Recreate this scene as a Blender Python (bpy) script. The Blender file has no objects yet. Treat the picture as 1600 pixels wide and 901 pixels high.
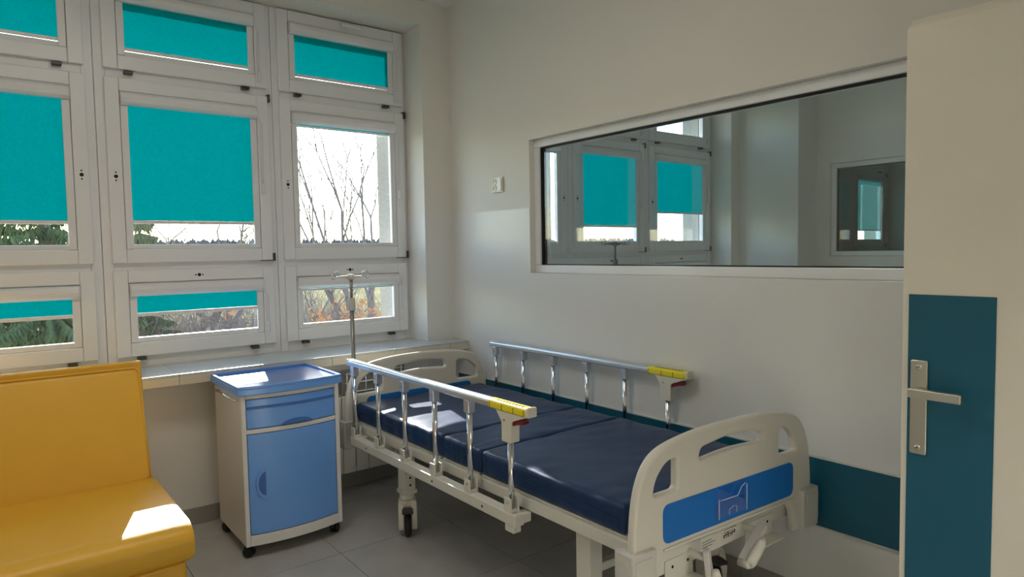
import bpy, bmesh, math, random
from mathutils import Vector, Matrix, noise

SC = bpy.context.scene
COL = SC.collection
R = random.Random(7)
PI = math.pi

# ------------------------------------------------------------------ camera
cam = bpy.data.cameras.new('camera')
cam.sensor_width = 36.0
cam.lens = 1041.718 / 1600 * 36
cam.clip_start = 0.02
cam.clip_end = 2000
camo = bpy.data.objects.new('camera', cam)
COL.objects.link(camo)
_yaw, _pit, _rol = 0.6651, -0.0565, -0.0175
_f = Vector((math.sin(_yaw) * math.cos(_pit), math.cos(_yaw) * math.cos(_pit), math.sin(_pit)))
_r = Vector((math.cos(_yaw), -math.sin(_yaw), 0))
_u = _r.cross(_f)
_r2 = _r * math.cos(_rol) + _u * math.sin(_rol)
_u2 = -_r * math.sin(_rol) + _u * math.cos(_rol)
_m = Matrix((_r2, _u2, -_f)).transposed().to_4x4()
_m.translation = (-2.4705, -3.7877, 1.42)
camo.matrix_world = _m
SC.camera = camo

# ------------------------------------------------------------------ world, sun, exposure
SUN_DY = 0.41      # drop per metre travelled along -y
SUN_DX = 0.255     # sideways drift per metre along -y
sun_dir = Vector((-SUN_DX, -1.0, -SUN_DY)).normalized()
world = bpy.data.worlds.new('world')
SC.world = world
world.use_nodes = True
wn = world.node_tree
sky = wn.nodes.new('ShaderNodeTexSky')
sky.sky_type = 'NISHITA'
sky.sun_disc = False
sky.sun_elevation = math.asin(-sun_dir.z)
sky.sun_rotation = math.atan2(-sun_dir.x, -sun_dir.y)
sky.air_density = 1.0
sky.dust_density = 0.4
sky.ozone_density = 1.0
bg = wn.nodes['Background']
bg.inputs['Strength'].default_value = 0.42
wn.links.new(sky.outputs['Color'], bg.inputs['Color'])
sun = bpy.data.lights.new('sun', 'SUN')
sun.energy = 8.0
sun.color = (1.0, 0.97, 0.92)
sun.angle = math.radians(0.55)
suno = bpy.data.objects.new('sun', sun)
COL.objects.link(suno)
suno.location = (3, 12, 8)
suno.rotation_euler = sun_dir.to_track_quat('-Z', 'Y').to_euler()
vs = SC.view_settings
vs.view_transform = 'Standard'
vs.look = 'None'
vs.gamma = 1.0
vs.use_curve_mapping = False
vs.exposure = 1.1
SC.cycles.diffuse_bounces = 6
SC.cycles.transparent_max_bounces = 24
SC.cycles.max_bounces = 14


# ------------------------------------------------------------------ materials
def lin(c):
    return tuple(((v / 255) / 12.92 if v / 255 <= 0.04045 else ((v / 255 + 0.055) / 1.055) ** 2.4) for v in c)


def mat(name, col, rough=0.5, metal=0.0, var=0.06, scale=8.0, bump=0.0, bscale=60.0, spec=0.5, coat=0.0,
        stretch=(1, 1, 1), sheen=0.0):
    m = bpy.data.materials.new(name)
    m.use_nodes = True
    nt = m.node_tree
    b = nt.nodes['Principled BSDF']
    b.inputs['Roughness'].default_value = rough
    b.inputs['Metallic'].default_value = metal
    b.inputs['Specular IOR Level'].default_value = spec
    b.inputs['Coat Weight'].default_value = coat
    tc = nt.nodes.new('ShaderNodeTexCoord')
    mp = nt.nodes.new('ShaderNodeMapping')
    mp.inputs['Scale'].default_value = stretch
    nt.links.new(tc.outputs['Object'], mp.inputs['Vector'])
    nz = nt.nodes.new('ShaderNodeTexNoise')
    nz.inputs['Scale'].default_value = scale
    nz.inputs['Detail'].default_value = 4
    nt.links.new(mp.outputs[0], nz.inputs['Vector'])
    mx = nt.nodes.new('ShaderNodeMix')
    mx.data_type = 'RGBA'
    mx.inputs['A'].default_value = (*[max(0, c * (1 - var)) for c in col], 1)
    mx.inputs['B'].default_value = (*[min(1, c * (1 + var)) for c in col], 1)
    nt.links.new(nz.outputs['Fac'], mx.inputs['Factor'])
    nt.links.new(mx.outputs['Result'], b.inputs['Base Color'])
    if bump:
        n2 = nt.nodes.new('ShaderNodeTexNoise')
        n2.inputs['Scale'].default_value = bscale
        n2.inputs['Detail'].default_value = 3
        nt.links.new(mp.outputs[0], n2.inputs['Vector'])
        bp = nt.nodes.new('ShaderNodeBump')
        bp.inputs['Strength'].default_value = bump
        bp.inputs['Distance'].default_value = 0.01
        nt.links.new(n2.outputs['Fac'], bp.inputs['Height'])
        nt.links.new(bp.outputs[0], b.inputs['Normal'])
    return m


def glass_mat(name, tint=(1, 1, 1), refl=1.0, ior=1.5):
    m = bpy.data.materials.new(name)
    m.use_nodes = True
    nt = m.node_tree
    for n in list(nt.nodes):
        if n.type != 'OUTPUT_MATERIAL':
            nt.nodes.remove(n)
    out = [n for n in nt.nodes if n.type == 'OUTPUT_MATERIAL'][0]
    tr = nt.nodes.new('ShaderNodeBsdfTransparent')
    tr.inputs[0].default_value = (*tint, 1)
    gl = nt.nodes.new('ShaderNodeBsdfGlossy')
    gl.inputs['Roughness'].default_value = 0.0
    gl.inputs['Color'].default_value = (refl, refl, refl, 1)
    # Schlick reflectance from the facing angle, the same for both sides of the pane
    f0 = ((ior - 1) / (ior + 1)) ** 2
    lw = nt.nodes.new('ShaderNodeLayerWeight')
    lw.inputs[0].default_value = 0.5
    pw = nt.nodes.new('ShaderNodeMath')
    pw.operation = 'POWER'
    pw.inputs[1].default_value = 5.0
    nt.links.new(lw.outputs['Facing'], pw.inputs[0])
    fr = nt.nodes.new('ShaderNodeMath')
    fr.operation = 'MULTIPLY_ADD'
    fr.inputs[1].default_value = 1 - f0
    fr.inputs[2].default_value = f0
    nt.links.new(pw.outputs[0], fr.inputs[0])
    ms = nt.nodes.new('ShaderNodeMixShader')
    nt.links.new(fr.outputs[0], ms.inputs[0])
    nt.links.new(tr.outputs[0], ms.inputs[1])
    nt.links.new(gl.outputs[0], ms.inputs[2])
    nt.links.new(ms.outputs[0], out.inputs[0])
    return m


def fabric_mat(name, col, trans):
    m = bpy.data.materials.new(name)
    m.use_nodes = True
    nt = m.node_tree
    for n in list(nt.nodes):
        if n.type != 'OUTPUT_MATERIAL':
            nt.nodes.remove(n)
    out = [n for n in nt.nodes if n.type == 'OUTPUT_MATERIAL'][0]
    tc = nt.nodes.new('ShaderNodeTexCoord')
    nz = nt.nodes.new('ShaderNodeTexNoise')
    nz.inputs['Scale'].default_value = 140
    nz.inputs['Detail'].default_value = 5
    nt.links.new(tc.outputs['Object'], nz.inputs['Vector'])

    def ramp(c):
        mx = nt.nodes.new('ShaderNodeMix')
        mx.data_type = 'RGBA'
        mx.inputs['A'].default_value = (*[v * 0.8 for v in c], 1)
        mx.inputs['B'].default_value = (*[min(1, v * 1.2) for v in c], 1)
        nt.links.new(nz.outputs['Fac'], mx.inputs['Factor'])
        return mx.outputs['Result']
    d = nt.nodes.new('ShaderNodeBsdfDiffuse')
    nt.links.new(ramp(col), d.inputs[0])
    t = nt.nodes.new('ShaderNodeBsdfTranslucent')
    nt.links.new(ramp(trans), t.inputs[0])
    ad = nt.nodes.new('ShaderNodeAddShader')
    nt.links.new(d.outputs[0], ad.inputs[0])
    nt.links.new(t.outputs[0], ad.inputs[1])
    nt.links.new(ad.outputs[0], out.inputs[0])
    return m


MT = dict(
    wall=mat('matte_wall_paint', (0.76, 0.745, 0.695), 0.75, var=0.02, scale=3, bump=0.05, bscale=180),
    gloss=mat('gloss_wall_paint', (0.75, 0.75, 0.735), 0.33, var=0.02, scale=3, bump=0.04, bscale=90),
    ceil=mat('ceiling_paint', (0.80, 0.80, 0.78), 0.8, var=0.02, bump=0.05, bscale=150),
    upvc=mat('white_window_plastic', (0.80, 0.81, 0.835), 0.32, var=0.02, scale=5),
    bead=mat('white_bead_plastic', (0.76, 0.77, 0.79), 0.35, var=0.02),
    cass=mat('white_blind_plastic', (0.78, 0.78, 0.80), 0.28, var=0.02),
    black=mat('black_rubber', (0.012, 0.012, 0.012), 0.6, var=0.2),
    dark=mat('dark_hinge_plastic', (0.05, 0.045, 0.04), 0.35, var=0.2),
    hole=mat('dark_hole', (0.01, 0.01, 0.01), 0.8),
    glass=glass_mat('window_glass', (0.98, 0.99, 0.98)),
    oglass=glass_mat('observation_glass', (0.90, 0.94, 0.95), 1.0, 1.55),
    dglass=glass_mat('tinted_observation_glass', (0.62, 0.78, 0.76), 1.0, 1.5),
    clear=glass_mat('clear_plastic', (0.95, 0.97, 1.0), 1.0, 1.5),
    teal=fabric_mat('teal_blind_fabric', (0.0, 0.16, 0.165), (0.0, 0.185, 0.195)),
    tile=mat('grey_floor_tile', (0.44, 0.44, 0.44), 0.42, var=0.18, scale=6, bump=0.05, bscale=40),
    grout=mat('grey_grout', (0.20, 0.195, 0.18), 0.9, var=0.1),
    base=mat('grey_base_tile', (0.30, 0.29, 0.265), 0.45, var=0.12, scale=10),
    sill=mat('pale_sill_tile', (0.52, 0.56, 0.56), 0.25, var=0.05, scale=9),
    siled=mat('beige_sill_edge', (0.66, 0.60, 0.48), 0.35, var=0.05),
    teal_pan=mat('petrol_blue_panel', (0.004, 0.10, 0.165), 0.42, var=0.08, scale=5, bump=0.05, bscale=220),
    edge=mat('pale_edge_strip', (0.62, 0.64, 0.62), 0.4),
    door=mat('cream_door_leaf', (0.76, 0.72, 0.61), 0.45, var=0.03, bump=0.04, bscale=200),
    steel=mat('satin_steel', (0.62, 0.60, 0.54), 0.30, 1.0, var=0.06, scale=30, stretch=(1, 1, 8)),
    chrome=mat('chrome', (0.75, 0.75, 0.77), 0.12, 1.0, var=0.03),
    alu=mat('brushed_aluminium', (0.70, 0.72, 0.76), 0.32, 0.85, var=0.04, scale=40, stretch=(8, 1, 8)),
    abs=mat('ivory_bed_plastic', (0.70, 0.67, 0.59), 0.38, var=0.02, bump=0.03, bscale=250),
    bump=mat('grey_bumper_plastic', (0.60, 0.58, 0.53), 0.45, var=0.03),
    frame=mat('ivory_painted_steel', (0.68, 0.67, 0.60), 0.35, var=0.03),
    blue=mat('blue_bed_inlay', (0.011, 0.165, 0.56), 0.42, var=0.06),
    navy=mat('navy_mattress_vinyl', (0.004, 0.030, 0.105), 0.38, var=0.12, scale=5, bump=0.10, bscale=14, spec=0.4),
    yellow=mat('yellow_leatherette', (0.80, 0.445, 0.035), 0.42, var=0.05, scale=4, bump=0.05, bscale=200),
    sticker=mat('yellow_sticker', (0.85, 0.72, 0.02), 0.4, var=0.03),
    pole=mat('dull_pole_steel', (0.30, 0.29, 0.28), 0.35, 0.7, var=0.05),
    rackshade=mat('grey_rack_shade', (0.20, 0.195, 0.18), 0.6),  # dark tone standing in for the shade behind the rack
    silhouette=mat('silhouette_stand_metal', (0.10, 0.10, 0.105), 0.4, 0.3),  # backlit silhouette put into the colour of the far stand
    red=mat('dark_red_lever', (0.20, 0.012, 0.015), 0.4),
    ink=mat('black_print', (0.02, 0.02, 0.02), 0.6),
    paper=mat('white_sticker', (0.66, 0.65, 0.58), 0.5, var=0.02),
    cabw=mat('pale_cabinet_plastic', (0.78, 0.77, 0.76), 0.35, var=0.02),
    cabb=mat('blue_cabinet_plastic', (0.17, 0.40, 0.93), 0.18, var=0.03, scale=4),
    cabd=mat('deep_blue_tray', (0.06, 0.17, 0.50), 0.22, var=0.04, scale=4),
    rad=mat('white_radiator_enamel', (0.72, 0.70, 0.64), 0.4, var=0.02),
    sock=mat('ivory_socket_plastic', (0.74, 0.71, 0.60), 0.3, var=0.02),
    stucco=mat('rough_facade_stucco', (0.34, 0.32, 0.29), 0.9, var=0.35, scale=60, bump=0.6, bscale=120, spec=0.0),
    grass=mat('dry_meadow_grass', (0.27, 0.24, 0.12), 0.95, var=0.4, scale=0.3, spec=0.0),
    bark=mat('grey_brown_bark', (0.19, 0.17, 0.16), 0.9, var=0.3, scale=10, spec=0.0),
    twig=mat('twig_bark', (0.27, 0.22, 0.20), 0.9, var=0.3, scale=10, spec=0.0),
    spruce=mat('spruce_needles', (0.095, 0.135, 0.065), 0.8, var=0.35, scale=3, spec=0.0),
    leaf=mat('dry_orange_leaf', (0.52, 0.26, 0.12), 0.8, var=0.3, scale=9, spec=0.0),
    far=mat('far_forest', (0.07, 0.077, 0.08), 0.95, var=0.3, scale=0.05, spec=0.0),
)


# ------------------------------------------------------------------ mesh helpers
class MB:
    def __init__(s):
        s.v, s.f, s.sm = [], [], []

    def add(s, vs, fs, smooth=False):
        o = len(s.v)
        s.v += [tuple(v) for v in vs]
        for f in fs:
            s.f.append(tuple(o + i for i in f))
            s.sm.append(smooth)
        return s

    def box(s, x0, x1, y0, y1, z0, z1, rot=None, piv=None):
        vs = [(x, y, z) for x in (x0, x1) for y in (y0, y1) for z in (z0, z1)]
        if rot:
            p = Vector(piv) if piv else Vector(((x0 + x1) / 2, (y0 + y1) / 2, (z0 + z1) / 2))
            vs = [p + rot @ (Vector(v) - p) for v in vs]
        return s.add(vs, [(0, 1, 3, 2), (4, 6, 7, 5), (0, 4, 5, 1), (2, 3, 7, 6), (0, 2, 6, 4), (1, 5, 7, 3)])

    def tube(s, pts, rad, n=10, caps=True, squash=None):
        pts = [Vector(p) for p in pts]
        if not isinstance(rad, (list, tuple)):
            rad = [rad] * len(pts)
        rings = []
        ref = None
        for i, p in enumerate(pts):
            d = (pts[min(i + 1, len(pts) - 1)] - pts[max(i - 1, 0)])
            if d.length < 1e-9:
                d = Vector((0, 0, 1))
            d.normalize()
            if ref is None:
                ref = Vector((0, 0, 1)) if abs(d.z) < 0.9 else Vector((1, 0, 0))
            a = ref - d * ref.dot(d)
            if a.length < 1e-6:
                a = d.orthogonal()
            a.normalize()
            ref = a
            b = d.cross(a)
            sq = squash or (1, 1)
            rings.append([p + (a * math.cos(2 * PI * k / n) * sq[0] + b * math.sin(2 * PI * k / n) * sq[1]) * rad[i]
                          for k in range(n)])
        vs = [v for r in rings for v in r]
        fs = []
        for i in range(len(rings) - 1):
            for k in range(n):
                fs.append((i * n + k, i * n + (k + 1) % n, (i + 1) * n + (k + 1) % n, (i + 1) * n + k))
        o = len(s.v)
        s.add(vs, fs, True)
        if caps:
            s.f.append(tuple(o + k for k in reversed(range(n)))); s.sm.append(False)
            s.f.append(tuple(o + (len(rings) - 1) * n + k for k in range(n))); s.sm.append(False)
        return s

    def lathe(s, c, axis, prof, n=16):
        """prof: (distance along axis, radius)"""
        ax = Vector(axis).normalized()
        a = ax.orthogonal().normalized()
        b = ax.cross(a)
        c = Vector(c)
        vs, fs = [], []
        for (h, r) in prof:
            vs += [c + ax * h + (a * math.cos(2 * PI * k / n) + b * math.sin(2 * PI * k / n)) * r for k in range(n)]
        for i in range(len(prof) - 1):
            for k in range(n):
                fs.append((i * n + k, i * n + (k + 1) % n, (i + 1) * n + (k + 1) % n, (i + 1) * n + k))
        o = len(s.v)
        s.add(vs, fs, True)
        s.f.append(tuple(o + k for k in reversed(range(n)))); s.sm.append(False)
        s.f.append(tuple(o + (len(prof) - 1) * n + k for k in range(n))); s.sm.append(False)
        return s

    def prism(s, poly, axis, a0, a1):
        """poly 2-D points, extruded along axis ('x','y','z')"""
        def p3(u, w, a):
            return {'x': (a, u, w), 'y': (u, a, w), 'z': (u, w, a)}[axis]
        n = len(poly)
        vs = [p3(u, w, a0) for u, w in poly] + [p3(u, w, a1) for u, w in poly]
        fs = [tuple(reversed(range(n))), tuple(range(n, 2 * n))]
        fs += [(i, (i + 1) % n, n + (i + 1) % n, n + i) for i in range(n)]
        return s.add(vs, fs)

    def mesh(s, name):
        me = bpy.data.meshes.new(name)
        me.from_pydata(s.v, [], s.f)
        me.polygons.foreach_set('use_smooth', s.sm)
        bm = bmesh.new()
        bm.from_mesh(me)
        bmesh.ops.recalc_face_normals(bm, faces=bm.faces)
        bm.to_mesh(me)
        bm.free()
        me.update()
        return me

    def build(s, name, m, parent=None, bevel=0.0, loc=None, seg=2):
        return link(name, s.mesh(name), m, parent, bevel, loc, seg)


def link(name, me, m, parent=None, bevel=0.0, loc=None, seg=2):
    if not me.materials:
        me.materials.append(MT[m] if isinstance(m, str) else m)
    o = bpy.data.objects.new(name, me)
    COL.objects.link(o)
    if parent:
        o.parent = parent
    if loc:
        o.location = loc
    if bevel:
        b = o.modifiers.new('bevel', 'BEVEL')
        b.width = bevel
        b.segments = seg
        b.limit_method = 'ANGLE'
        b.angle_limit = math.radians(35)
    return o


def bx(x0, x1, y0, y1, z0, z1):
    return MB().box(min(x0, x1), max(x0, x1), min(y0, y1), max(y0, y1), min(z0, z1), max(z0, z1))


def rbox(name, a, m, parent=None, bevel=0.003, seg=2):
    return bx(*a).build(name, m, parent, bevel, seg=seg)


def empty(name, loc=(0, 0, 0), rz=0.0):
    o = bpy.data.objects.new(name, None)
    o.empty_display_size = 0.1
    COL.objects.link(o)
    o.location = loc
    o.rotation_euler = (0, 0, rz)
    return o


def tag(o, label, cat, group=None, kind=None):
    o['label'] = label
    o['category'] = cat
    if group:
        o['group'] = group
    if kind:
        o['kind'] = kind
    return o


def struct(o, label=None):
    o['kind'] = 'structure'
    if label:
        o['label'] = label
    return o


def copy_tree(o, parent=None):
    c = o.copy()
    COL.objects.link(c)
    c.parent = parent
    for ch in list(o.children):
        copy_tree(ch, c)
    return c


def catmull(pts, k=6, closed=True):
    n = len(pts)
    out = []
    rng = range(n) if closed else range(n - 1)
    for i in rng:
        if closed:
            p0, p1, p2, p3 = pts[i - 1], pts[i], pts[(i + 1) % n], pts[(i + 2) % n]
        else:
            p0, p1, p2, p3 = pts[max(i - 1, 0)], pts[i], pts[i + 1], pts[min(i + 2, n - 1)]
        for j in range(k):
            t = j / k
            out.append(tuple(0.5 * (2 * p1[d] + (p2[d] - p0[d]) * t + (2 * p0[d] - 5 * p1[d] + 4 * p2[d] - p3[d]) * t * t
                                    + (3 * p1[d] - p0[d] - 3 * p2[d] + p3[d]) * t ** 3) for d in range(len(p1))))
    if not closed:
        out.append(tuple(pts[-1]))
    return out


def rounded(poly, r, k=5):
    """round the corners of a 2-D polygon; r one radius or one per corner"""
    n = len(poly)
    out = []
    for i in range(n):
        p = Vector(poly[i]); a = Vector(poly[i - 1]); b = Vector(poly[(i + 1) % n])
        ri = r[i] if isinstance(r, (list, tuple)) else r
        da, db = (a - p), (b - p)
        ri = min(ri, da.length * 0.49, db.length * 0.49)
        if ri < 1e-5:
            out.append(tuple(p)); continue
        s, e = p + da.normalized() * ri, p + db.normalized() * ri
        for j in range(k + 1):
            t = j / k
            out.append(tuple(s * (1 - t) ** 2 + p * 2 * t * (1 - t) + e * t * t))
    return out


def plate(name, outer, holes, thick, bev, res=3):
    """2-D outline (x,z) with holes -> solid rounded plate mesh standing in the XZ plane, centred on y=0"""
    cu = bpy.data.curves.new(name, 'CURVE')
    cu.dimensions = '2D'
    cu.fill_mode = 'BOTH'
    cu.extrude = max(thick / 2 - bev, 0.0005)
    cu.bevel_depth = bev
    cu.bevel_resolution = res
    cu.offset = -bev
    def area(p):
        return sum(p[i][0] * p[(i + 1) % len(p)][1] - p[(i + 1) % len(p)][0] * p[i][1] for i in range(len(p)))
    for k, pl in enumerate([outer] + holes):
        pl = list(pl)
        if (area(pl) > 0) != (k == 0):
            pl = pl[::-1]
        sp = cu.splines.new('POLY')
        sp.points.add(len(pl) - 1)
        for i, p in enumerate(pl):
            sp.points[i].co = (p[0], p[1], 0, 1)
        sp.use_cyclic_u = True
    o = bpy.data.objects.new(name, cu)
    COL.objects.link(o)
    dg = bpy.context.evaluated_depsgraph_get()
    me = bpy.data.meshes.new_from_object(o.evaluated_get(dg))
    bpy.data.objects.remove(o)
    bpy.data.curves.remove(cu)
    me.transform(Matrix.Rotation(PI / 2, 4, 'X'))
    me.name = name
    bm = bmesh.new(); bm.from_mesh(me)
    bmesh.ops.remove_doubles(bm, verts=bm.verts, dist=1e-5)
    bmesh.ops.recalc_face_normals(bm, faces=bm.faces)
    for f in bm.faces:
        f.smooth = abs(f.normal.y) < 0.999
    bm.to_mesh(me); bm.free()
    me.materials.clear()
    return me


# ------------------------------------------------------------------ the room shell
ZC = 3.03
XL, YB = -3.35, -4.0          # left wall, back wall
XR2, XR3 = 3.70, 8.6          # far walls of the next two rooms
WY0, WY1, WZ0, WZ1 = -0.818, -3.12, 1.29, 2.052   # observation window opening
DADO = 1.666

# floor with tiles
fl = bx(XL - .2, XR3, YB - 2.2, 0.5, -0.25, -0.004).build('floor', 'grout')
struct(fl)
tm = bx(-.2985, .2985, -.2985, .2985, -.02, 0).mesh('tile')
tm.materials.append(MT['tile'])
tile_cache = {}
gx = [-1.22 + .6 * k for k in range(-4, 4)]
gy = [-0.84 + .6 * k for k in range(-6, 3)]
for i in range(len(gx) - 1):
    for j in range(len(gy) - 1):
        x0, x1 = max(gx[i], XL), min(gx[i + 1], 0)
        y0, y1 = max(gy[j], YB), min(gy[j + 1], 0)
        if x1 - x0 < .02 or y1 - y0 < .02:
            continue
        w, d = round(x1 - x0, 3), round(y1 - y0, 3)
        if (w, d) not in tile_cache:
            me = bx(-w / 2 + .0015, w / 2 - .0015, -d / 2 + .0015, d / 2 - .0015, -.02, 0).mesh('tile')
            me.materials.append(MT['tile'])
            tile_cache[(w, d)] = me
        link('tile', tile_cache[(w, d)], 'tile', fl, loc=((x0 + x1) / 2, (y0 + y1) / 2, R.uniform(-.0006, 0)))

struct(bx(XL - .2, XR3, YB - 2.2, 0.5, ZC, ZC + .2).build('ceiling', 'ceil'))

# window wall with its openings
O1 = (-2.99, -0.212)           # opening, our room
O2 = (0.34, 3.215)             # next room
O3 = (5.85, 7.25)              # third room
ZT = 2.881
ZS = 0.836
w = MB()
xs = [XL - .2, O1[0], O1[1], O2[0], O2[1], O3[0], O3[1], XR3]
for a, b in ((0, 1), (2, 3), (4, 5), (6, 7)):
    w.box(xs[a], xs[b], 0, .33, 0, ZC)
for o in (O1, O2, O3):
    w.box(o[0], o[1], 0, .33, ZT, ZC)
    w.box(o[0], o[1], 0, .33, 0, ZS - .03)
wf = struct(w.build('wall_front', 'wall'))
w = MB()
for a, b in ((0, 1), (2, 3), (4, 5), (6, 7)):
    e0 = .07 if a else 0
    e1 = .07 if b < 7 else 0
    w.box(xs[a] - e0, xs[b] + e1, .331, .52, -3.2, ZC + .6)
for o in (O1, O2, O3):
    w.box(o[0] + .07, o[1] - .07, .331, .52, ZT - .06, ZC + .6)
    w.box(o[0] + .07, o[1] - .07, .331, .52, -3.2, ZS + .02)
w.build('facade', 'stucco', wf)
dd = MB()
dd.box(O1[1] + .0005, 0, -.003, 0, 0, DADO)
dd.box(O1[1] - .003, O1[1] + .0005, -.003, .235, ZS, DADO)
dd.box(XL, O1[1], -.003, 0, 0, ZS - .05)
dd.build('dado_paint', 'gloss', wf)

# right wall with the observation window
w = MB()
w.box(0, .16, WY0, 0, 0, ZC)
w.box(0, .16, WY1, WY0, 0, WZ0)
w.box(0, .16, WY1, WY0, WZ1, ZC)
w.box(0, .16, YB, WY1, 0, ZC)
wr = struct(w.build('wall_right', 'wall'))
dd = MB()
dd.box(-.003, 0, WY0 + .0, -.003, 0, DADO)
dd.box(-.003, 0, WY1, WY0, 0, WZ0)
dd.box(-.003, 0, YB, WY1, 0, DADO)
dd.build('dado_paint', 'gloss', wr)
struct(bx(XL - .2, XL, YB, 0, 0, ZC).build('wall_left', 'wall'))
# back wall with the doorway (hinges at x=-.44)
DX0, DX1 = -1.40, -0.42
w = MB()
w.box(XL - .2, DX0, YB - .15, YB, 0, ZC)
w.box(DX1, XR3, YB - .15, YB, 0, ZC)
w.box(DX0, DX1, YB - .15, YB, 2.06, ZC)
struct(w.build('wall_back', 'wall'))
w = MB()
w.box(XL - .2, XR3, YB - 2.2, YB - 2.05, 0, ZC)
w.box(XL - .2, XL, YB - 2.05, YB - .15, 0, ZC)
w.box(XR3 - .15, XR3, YB - 2.05, YB - .15, 0, ZC)
struct(w.build('wall_corridor', 'wall'))
# next room: chimney block, far wall with its own observation window; third room end wall
struct(bx(3.36, XR2 + .16, -.60, 0, 0, ZC).build('wall_pier', 'wall'))
N0, N1, NZ0, NZ1 = -0.72, -2.6, 1.318, 2.172
w = MB()
w.box(XR2, XR2 + .16, N0, -.60, 0, ZC)
w.box(XR2, XR2 + .16, N1, N0, 0, NZ0)
w.box(XR2, XR2 + .16, N1, N0, NZ1, ZC)
w.box(XR2, XR2 + .16, YB, N1, 0, ZC)
struct(w.build('wall_divider', 'wall'))
struct(bx(XR3 - .15, XR3, YB, 0, 0, ZC).build('wall_end', 'wall'))

# base tiles
def base_run(name, axis, a0, a1, step, parent_side):
    root = struct(empty(name))
    a = a0
    while a < a1 - .01:
        b = min(a + step, a1)
        if axis == 'x':
            bx(a + .001, b - .001, -.012, -.003, 0, .088).build('tile', 'base', root, .0015)
        else:
            bx(-.014, -.003, a + .001, b - .001, 0, .088).build('tile', 'base', root, .0015)
        a = b
    return root
base_run('baseboard_front', 'x', XL, -.014, .6, 0)
br = base_run('baseboard_right', 'y', YB, -.012, .3, 0)

# sill: pale tiles with a beige edge
SP = -.172
sl = struct(empty('trim_1'), 'pale tiled window sill along the whole window wall')
a = XL
k = 0
while a < -.005:
    b = min(a + .4, -.003)
    bx(a + .001, b - .001, SP, .24 if b < O1[1] + .2 else -.004, ZS - .012, ZS).build('tile', 'sill', sl, .001)
    bx(a + .001, b - .001, SP - .001, SP + .009, ZS - .055, ZS - .0125).build('edge_tile', 'siled', sl, .001)
    a = b
bx(XL, -.003, SP + .01, .0, ZS - .055, ZS - .0125).build('sill_bed', 'wall', sl)
sl2 = struct(empty('trim_2'), 'window sill of the neighbouring room')
bx(.161, 3.355, SP, .24, ZS - .05, ZS).build('slab', 'sill', sl2)
bx(XR2 + .17, XR3 - .16, SP, .24, ZS - .05, ZS).build('slab', 'sill', sl2)

# wall protection panel (petrol blue) low on the right wall
wp = tag(empty('wall_protection_panel', (0, -1.9, .345)), 'petrol blue protection strip along the wall behind the bed', 'wall panel')
bx(-.009, -.003, YB + 1.9, 1.85, 0, .262).build('panel', 'teal_pan', wp, .001)
bx(-.012, -.003, YB + 1.9, 1.85, .2622, .269).build('edge_strip', 'edge', wp, .001)
bx(-.011, -.003, YB + 1.9, 1.85, -.006, -.0002).build('edge_strip', 'edge', wp, .001)

# observation windows
def obs_window(name, X, y0, y1, z0, z1, lab, gm='oglass'):
    ow = struct(empty(name, (X, (y0 + y1) / 2, z0)), lab)
    h = (y0 - y1) / 2
    H = z1 - z0
    fw, xa, xb = .045, .035, .125
    for p in ((-h, h, 0, fw), (-h, h, H - fw, H), (-h, -h + fw, fw, H - fw), (h - fw, h, fw, H - fw)):
        bx(xa, xb, p[0] + .0005, p[1] - .0005, p[2] + .0003, p[3] - .0003).build('frame_rail', 'upvc', ow, .004)
    g = .005
    for p in ((-h + fw, h - fw, fw, fw + g), (-h + fw, h - fw, H - fw - g, H - fw),
              (-h + fw, -h + fw + g, fw + g, H - fw - g), (h - fw - g, h - fw, fw + g, H - fw - g)):
        bx(xa + .012, xa + .05, p[0], p[1], p[2], p[3]).build('gasket', 'black', ow)
    bx(xa + .022, xa + .032, -h + fw + g, h - fw - g, fw + g, H - fw - g).build('pane', gm, ow)
    return ow
obs_window('window_30', 0, WY0, WY1, WZ0, WZ1, 'wide observation window in the right wall above the bed')
obs_window('window_31', XR2, N0, N1, NZ0, NZ1, 'small far observation window seen through the wide one', 'dglass')

# ------------------------------------------------------------------ windows in the window wall
SW = .8275           # sash width
ROWS = {'top': (2.392, 2.872), 'mid': (1.390, 2.347), 'low': (.895, 1.352)}
COLS = [(-2.8715, -2.044), (-1.962, -1.147 + .0125), (-1.066, -.2385)]
YS0, YS1 = .205, .262         # sash faces
YF0, YF1 = .232, .315         # fixed frame faces
proto = {}


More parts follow.
